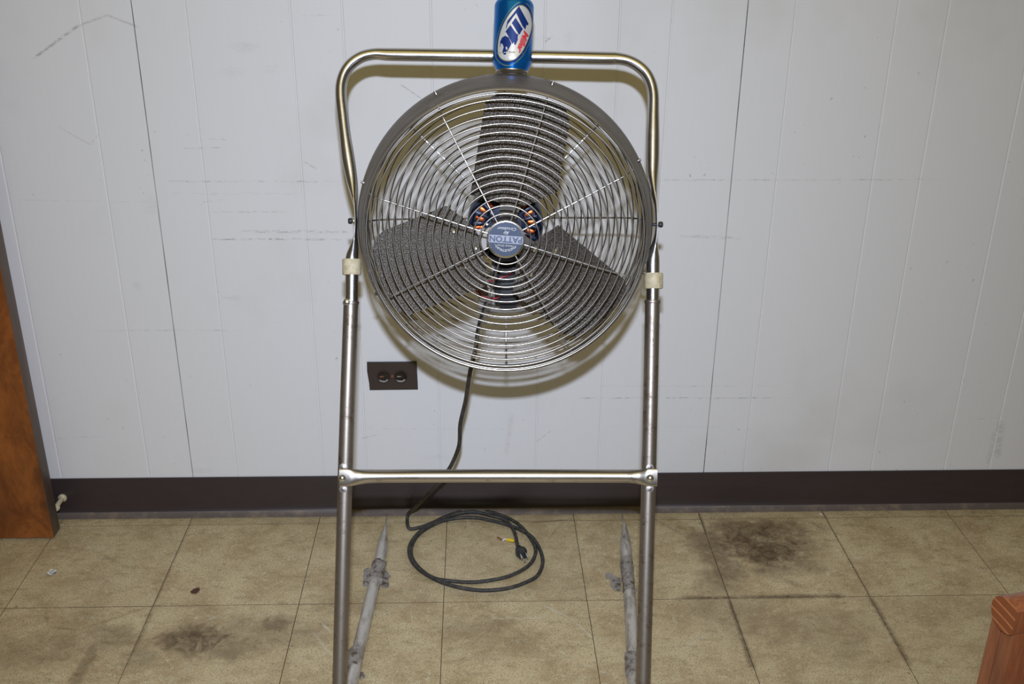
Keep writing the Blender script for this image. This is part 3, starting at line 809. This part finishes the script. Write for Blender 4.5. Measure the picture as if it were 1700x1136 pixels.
# plug
pa = c2[-1]; pb = at_floor(874, 936, .012); dz = (pb-pa); dz.z = 0; dz.normalize(); sd = V((-dz.y, dz.x, 0)); up = V((0, 0, 1))
bm = bmesh.new()
def psec(t, w, h): return [bm.verts.new(V((pa.x, pa.y, 0))+dz*t+sd*(w*cx)+up*(.0125+h*cz)) for cx, cz in ((-1, -.6), (-.6, -1), (.6, -1), (1, -.6), (1, .6), (.6, 1), (-.6, 1), (-1, .6))]
rings = [psec(-.010, .0046, .0046), psec(-.002, .0052, .0052), psec(.000, .0105, .0070), psec(.008, .0125, .0095), psec(.018, .0118, .0100), psec(.022, .0090, .0085), psec(.026, .0090, .0085)]
for A_, B_ in zip(rings[:-1], rings[1:]):
    for k in range(8): bm.faces.new((A_[k], A_[(k+1) % 8], B_[(k+1) % 8], B_[k]))
bm.faces.new(rings[0][::-1]); bm.faces.new(rings[-1])
plug = obj('plug', bm, BLACKP, fan, label='black three pin plug')
for s_, h_, rd in ((-1, .004, 0), (1, .004, 0), (0, -.005, 1)):
    bm = bmesh.new(); c = V((pa.x, pa.y, .0125+h_))+dz*.034+sd*(s_*.0063)
    if rd: sweep(bm, [c-dz*.010, c+dz*.009, c+dz*.011], [.0024, .0024, .001], seg=10)
    else: box(bm, c, (.018, .0016, .0062), frame3(dz, sd, up), bev=.0005)
    obj('prong', bm, SILVER, plug)

# ================================================================== can on top of the band
zc_ = 1.745
cb = at_z(849.8, 123, zc_)
u = (UP - fwd*.05 + RT*.035).normalized()      # it leans back against the hoop bar
RC = .0330
# trim: find lowest allowed point on band along the can axis
def band_r(d):
    pr = sorted([(b, a) for a, b in outer])
    for (d0, r0), (d1, r1) in zip(pr[:-1], pr[1:]):
        if d0 <= d <= d1: return r0+(r1-r0)*(d-d0)/max(1e-6, d1-d0)
    return .2478 if -.05 < d < -.006 else 0
ref = (RT-u*RT.dot(u)).normalized(); w_ = u.cross(ref)
lift = -1
for k in range(72):
    a = 2*pi*k/72; p = cb+ref*(.0270*cos(a))+w_*(.0270*sin(a))
    q = p-C; d = q.dot(AX); x, y = q.dot(E1), q.dot(E2); rb = band_r(d)
    if rb: lift = max(lift, (sqrt(max(0, rb*rb-x*x))-y))
cb = cb + u*(lift+.0002)
can = empty('beverage_can', cb, 'blue drink can standing upside down on the crown of the fan shell', 'can')
bm = bmesh.new()
prof = [(.0262, .0030), (.0286, .0080), (.0310, .0125), (.0326, .0165), (RC, .0195), (RC, .1090), (.0322, .1130), (.0300, .1170), (.0265, .1200)]
lathe(bm, prof, cb, u, ref, 72)
# slight crumple near the lower end
for v in bm.verts:
    q = v.co-cb; h = q.dot(u); rad_ = q-u*h
    if .010 < h < .026 and rad_.length > .02:
        a = atan2(rad_.dot(w_), rad_.dot(ref)); v.co -= rad_.normalized()*(.0014*max(0, sin(5*a+1))*(1-abs(h-.018)/.008) if abs(h-.018) < .008 else 0)
obj('can_body', bm, CANB, can)
bm = bmesh.new(); lathe(bm, [(.0225, .0045), (.0240, .0006), (.0258, .0), (.0270, .0008), (.0270, .0024), (.0258, .0036), (.0252, .0060), (.0232, .0075)], cb, u, ref, 64)
lathe(bm, [(0, .0058), (.0205, .0058), (.0225, .0045)], cb, u, ref, 64)
obj('lid', bm, ALU, can)
bm = bmesh.new(); lathe(bm, [(.0265, .1200), (.0240, .1222), (.0232, .1230), (.0222, .1222), (.0205, .1180), (.0120, .1145), (0, .1130)], cb, u, ref, 64)
obj('can_base', bm, ALU, can)
# printed logo, laid on the cylinder; coordinates in a 7.573x enlargement of the can
def cxy(x, y):
    xc = 417+(y-80)*(385-417)/(815-80)
    uu = (x-xc)/251.0; uu = max(-.985, min(.985, uu))
    return uu, .1034+(98-y)*.000968/7.573+(1-sqrt(1-uu*uu))*.0060
CPR = [(.0, .0262), (.0030, .0262), (.0080, .0286), (.0125, .0310), (.0165, .0326), (.0195, .0330), (.2, .0330)]
def can_r(h):
    for (h0, r0), (h1, r1) in zip(CPR[:-1], CPR[1:]):
        if h <= h1: return r0+(r1-r0)*(h-h0)/(h1-h0)
    return RC
view = -(at_z(852, 60, zc_)-CAM).normalized(); vd = (view-u*view.dot(u)).normalized(); vs = vd.cross(u)*-1
if vs.dot(RT) < 0: vs = -vs
def cmap(x, y, lift):
    uu, h = cxy(x, y); a = asin(uu)
    h = max(.006, min(.1088, h))
    return cb + u*h + (vd*cos(a)+vs*sin(a))*(can_r(h)+lift*1.4+(.0006 if h < .027 else 0))
def decal(polys, mat, lift, name, tris=False):
    bm = bmesh.new()
    for pl in polys: bm.faces.new([bm.verts.new((x, y, 0)) for x, y in pl])
    bm.normal_update(); bmesh.ops.triangulate(bm, faces=bm.faces[:])
    for _ in range(5):
        es = [e for e in bm.edges if e.calc_length() > 26]
        if not es: break
        bmesh.ops.subdivide_edges(bm, edges=es, cuts=1)
        bmesh.ops.triangulate(bm, faces=bm.faces[:])
    for v in bm.verts: v.co = cmap(v.co.x, v.co.y, lift)
    o = obj(name, bm, mat, can, smooth=True)
    return o
oval = [(540, 105), (590, 150), (620, 220), (632, 320), (615, 430), (570, 560), (510, 680), (430, 770), (340, 805), (260, 790), (215, 730), (205, 640), (225, 500), (275, 350), (350, 220), (430, 130), (490, 98)]
ov = [(p.x, p.y) for p in catmull([V((a, b, 0)) for a, b in oval], 4, True)]
ox, oy = 425, 450
def grow(k, dx=0, dy=0): return [(ox+(x-ox)*k+dx, oy+(y-oy)*k+dy) for x, y in ov]
decal([grow(1.15, 2, 4)], CANG, .00006, 'gold_outline')
decal([grow(1.13, 2, 4)], CANB, .00012, 'blue_surround')
decal([grow(1.075, 6, 2)], CANN, .00018, 'navy_surround')
decal([grow(1.01)], CANG, .00024, 'gold_surround')
decal([grow(.98)], CANW, .00030, 'oval_field')
Lp = [(475, 108), (592, 322), (578, 347), (566, 337), (550, 402), (512, 352), (440, 197), (332, 345), (316, 405), (312, 380), (330, 300)]
Ip = [(430, 256), (520, 396), (500, 425), (486, 455), (470, 470), (383, 326)]
Tp = [(366, 352), (442, 462), (463, 462), (455, 500), (456, 535), (428, 602), (412, 600), (408, 566), (388, 592), (310, 440), (296, 448), (332, 398)]
Ep = [(233, 632), (238, 560), (262, 512), (300, 488), (345, 512), (378, 588), (356, 632), (302, 732), (282, 728), (264, 692), (280, 632), (266, 592), (246, 588), (238, 632)]
decal([Lp, Ip, Tp, Ep], CANN, .00036, 'navy_lettering')
decal([[(304, 632), (318, 624), (329, 648), (320, 672), (308, 662)]], CANW, .00042, 'letter_counter')
tt_ = fit(text_tris('Miller', 1, .45, .95, .035), 300, 0, 0, 78)
ax_, ay_ = 540-425, 400-700
L_ = sqrt(ax_*ax_+ay_*ay_); rd_ = (-ax_/L_, -ay_/L_)     # reading direction: down-left
upd = (-rd_[1]*-1, rd_[0]*-1)                              # letter tops point right/down
mc = (518, 560)
polys = [[(mc[0]+x*rd_[0]+y*upd[0], mc[1]+x*rd_[1]+y*upd[1]) for x, y in t] for t in tt_]
decal(polys, CANR, .00042, 'red_lettering')

# ================================================================== wall outlet
oc = (at_wall(611, 601)+at_wall(692, 646)+at_wall(611, 645)+at_wall(692, 601))/4
outlet = empty('wall_outlet', (oc.x, 0, oc.z), 'dark brown double wall outlet mounted sideways on the white wall', 'outlet')
OWd, OHt = .1125, .0700
bm = bmesh.new()
pl = [(-OWd/2, OHt/2), (-OWd/2-.0006, .012), (-OWd/2+.0022, .004), (-OWd/2+.0032, -OHt/2), (OWd/2+.0012, -OHt/2+.0006), (OWd/2, OHt/2)]
prism(bm, [(oc.x+a, -.0005, oc.z+b) for a, b in pl], (0, -.0055, 0))
es = [e for e in bm.edges if all(v.co.y < -.005 for v in e.verts)]
bmesh.ops.bevel(bm, geom=es, offset=.0016, segments=2, affect='EDGES')
obj('cover_plate', bm, OUTB, outlet)
for sx in (-.0195, .0195):
    c = V((oc.x+sx, -.0060, oc.z))
    bm = bmesh.new(); lathe(bm, [(0, .0008), (.0138, .0008), (.0142, 0)], c, (0, -1, 0), (1, 0, 0), 32)
    rc_ = obj('receptacle', bm, OUTF, outlet)
    bm = bmesh.new(); lathe(bm, [(.0140, .0), (.0150, .0004), (.0156, .0022), (.0150, .0030), (.0140, .0030)], c, (0, -1, 0), (1, 0, 0), 32); obj('rim', bm, OUTB, rc_)
    bm = bmesh.new()
    for zz in (.0045, -.0045): box(bm, c+V((-.001, -.0010, zz+.001)), (.0085, .0006, .0022))
    lathe(bm, [(0, .0012), (.0022, .0012), (.0022, .0005)], c+V((.0085, 0, .0)), (0, -1, 0), (1, 0, 0), 12)
    obj('slot', bm, DARK, rc_, smooth=False)
    bm = bmesh.new()
    lathe(bm, [(0, .0048), (.0110, .0046), (.0128, .0034), (.0132, .0012)], c, (0, -1, 0), (1, 0, 0), 28); obj('safety_cap', bm, CLEAR, rc_)
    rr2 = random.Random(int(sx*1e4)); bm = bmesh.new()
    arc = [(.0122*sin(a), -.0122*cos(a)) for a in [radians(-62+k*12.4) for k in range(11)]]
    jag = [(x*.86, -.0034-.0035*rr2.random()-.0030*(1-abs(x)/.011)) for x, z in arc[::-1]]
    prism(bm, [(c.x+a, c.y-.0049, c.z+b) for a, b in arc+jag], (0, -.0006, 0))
    obj('cap_glint', bm, GLINT, rc_, smooth=False)  # jagged pale crescent painted in as the glint low on the cap
    bm = bmesh.new(); box(bm, c+V((-.004, -.0052, .0022)), (.0085, .0006, .0028)); obj('contact', bm, OUTR if sx < 0 else GREYP, rc_, smooth=False)
bm = bmesh.new(); lathe(bm, [(0, .0016), (.0022, .0014), (.0030, 0)], (oc.x, -.0060, oc.z+.0005), (0, -1, 0), (1, 0, 0), 14); obj('screw', bm, OUTR, outlet)

# ================================================================== litter on the floor
def litter(name, loc, label, cat): return empty(name, loc, label, cat)
c = at_floor(86, 951)
bm = bmesh.new()
prism(bm, [at_floor(a, b, .0006) for a, b in ((77, 953), (82, 950), (84, 946), (94, 948), (95, 951), (90, 953), (87, 957), (80, 955))], (0, 0, .0008))
for v in bm.verts: v.co.z += random.uniform(0, .0025)
PAPER = M('printed_paper', rough=.7); n = PAPER.noise(260, 2, .5); PAPER.color(PAPER.mix(lin(222, 222, 212), lin(90, 92, 110), n.step(.52, .6)))
tag(obj('paper_scrap', bm, PAPER.m, smooth=False), 'tiny white printed paper scrap on the floor near the wooden door', 'paper scrap')
bm = bmesh.new(); pts = [(316, 984), (322, 979), (331, 977), (332, 981), (326, 986), (318, 986)]
prism(bm, [at_floor(a, b, .0006) for a, b in pts], (0, 0, .0016))
for v in bm.verts: v.co.z += random.uniform(0, .002)
tag(obj('leaf_fragment', bm, M('dry_leaf', lin(78, 52, 36), .7).m, smooth=False), 'dark brown leaf fragment lying on the tiles left of the fan', 'leaf fragment')
wc = empty('wire_connector', at_floor(845, 896), 'yellow wire connector with white and rusty wire stubs inside the cord coil', 'wire connector')
a_, b_ = at_floor(842, 896, .0042), at_floor(853, 898, .0038)
bm = bmesh.new(); sweep(bm, [a_, a_.lerp(b_, .3), b_, b_.lerp(a_, -.1)], [.0034, .0040, .0032, .001], seg=8); obj('cap', bm, M('yellow_plastic', lin(232, 196, 30), .4).m, wc)
bm = bmesh.new(); sweep(bm, catmull([a_, at_floor(838, 895.5, .003), at_floor(834, 898, .0025)], 4), .0018, seg=8); obj('white_wire', bm, M('white_insulation', lin(225, 220, 215), .5).m, wc)
bm = bmesh.new(); sweep(bm, catmull([at_floor(834, 897, .0024), at_floor(829, 894, .0024), at_floor(825.5, 892, .002)], 4), .0019, seg=8); obj('copper_stub', bm, M('rusty_copper', lin(140, 80, 54), .6).m, wc)
for (a, b), lab in (((1083, 941), 'small pale plaster crumb on the tiles right behind the right fan leg'), ((1362, 855), 'small pale plaster crumb near the baseboard right of the fan')):
    bm = bmesh.new(); bmesh.ops.create_icosphere(bm, subdivisions=2, radius=.0035)
    for v in bm.verts: v.co *= random.uniform(.7, 1.15); v.co.z *= .6
    p = at_floor(a, b); bmesh.ops.translate(bm, verts=bm.verts[:], vec=(p.x, p.y, .0020))
    tag(obj('plaster_crumb', bm, M('plaster', lin(210, 206, 200), .8).m, smooth=False), lab, 'crumb')

# ================================================================== wooden chair corner, lower right
ZC = 1.13
hc = at_z(1668, 1022, ZC)
chair = empty('wooden_chair', (hc.x+.2, hc.y-.15, 0), 'red brown wooden chair corner with a rounded arm rail at the lower right', 'chair')
rd = V((.97, .24, 0)).normalized()            # the rail runs right and slightly back; its cut end faces the viewer's left front
fn = V((-.38, -.92, 0)).normalized()
# rounded rail: profile in the plane facing the camera, extruded away from it
ez = V((0, 0, 1)); rx = V((.975, .22, 0)).normalized(); ry = V((-.22, .975, 0)).normalized(); ex = rx; ey = ry
# D-shaped section: flat towards the viewer, rounded above and behind; the cut end faces left
prof = [(-.0150, -.0150), (-.0150, .0150)] + [(.0215*cos(a), .0205*sin(a)) for a in [radians(132-k*11) for k in range(24)]]
bm = bmesh.new(); prism(bm, [hc+ey*x+ez*z for x, z in prof], ex*.42)
rail = obj('arm_rail', bm, [CHAIRW, ENDG], chair)
for p in rail.data.polygons:
    if p.normal.dot(-ex) > .9: p.material_index = 1
h0 = hc.z-.016
pc = hc + ex*.020 + ey*.003
for k_, (dy_, w_, dh_) in enumerate(((-.0085, .0185, 0), (.0098, .0165, -.003))):
    q = pc+ey*dy_; bm = bmesh.new(); box(bm, (q.x, q.y, (h0+dh_)/2), (.032, w_, h0+dh_), frame3(ex, ey, ez), bev=.0022)
    obj('post_board', bm, CHAIRW, chair)
# upper cross rail running to the right
bm = bmesh.new(); box(bm, hc+ex*.20+ey*.0+ez*-.075, (.33, .018, .06), frame3(ex, ey, ez), bev=.004); obj('back_slat', bm, CHAIRW, chair)
bm = bmesh.new(); box(bm, hc+ex*.21+ey*-.20+ez*(-.20), (.40, .38, .022), frame3(ex, ey, ez), bev=.006); obj('seat', bm, CHAIRW, chair)
for dx, dy in ((.38, .0), (.38, -.36), (.03, -.36)):
    bm = bmesh.new(); hh = hc.z-.211; q = hc+ex*dx+ey*dy; box(bm, (q.x, q.y, hh/2), (.035, .035, hh), frame3(ex, ey, ez), bev=.003); obj('leg', bm, CHAIRW, chair)
bm = bmesh.new(); box(bm, hc+ex*.382+ey*.0+ez*(-.115), (.026, .030, .20), frame3(ex, ey, ez), bev=.003); obj('back_post', bm, CHAIRW, chair)
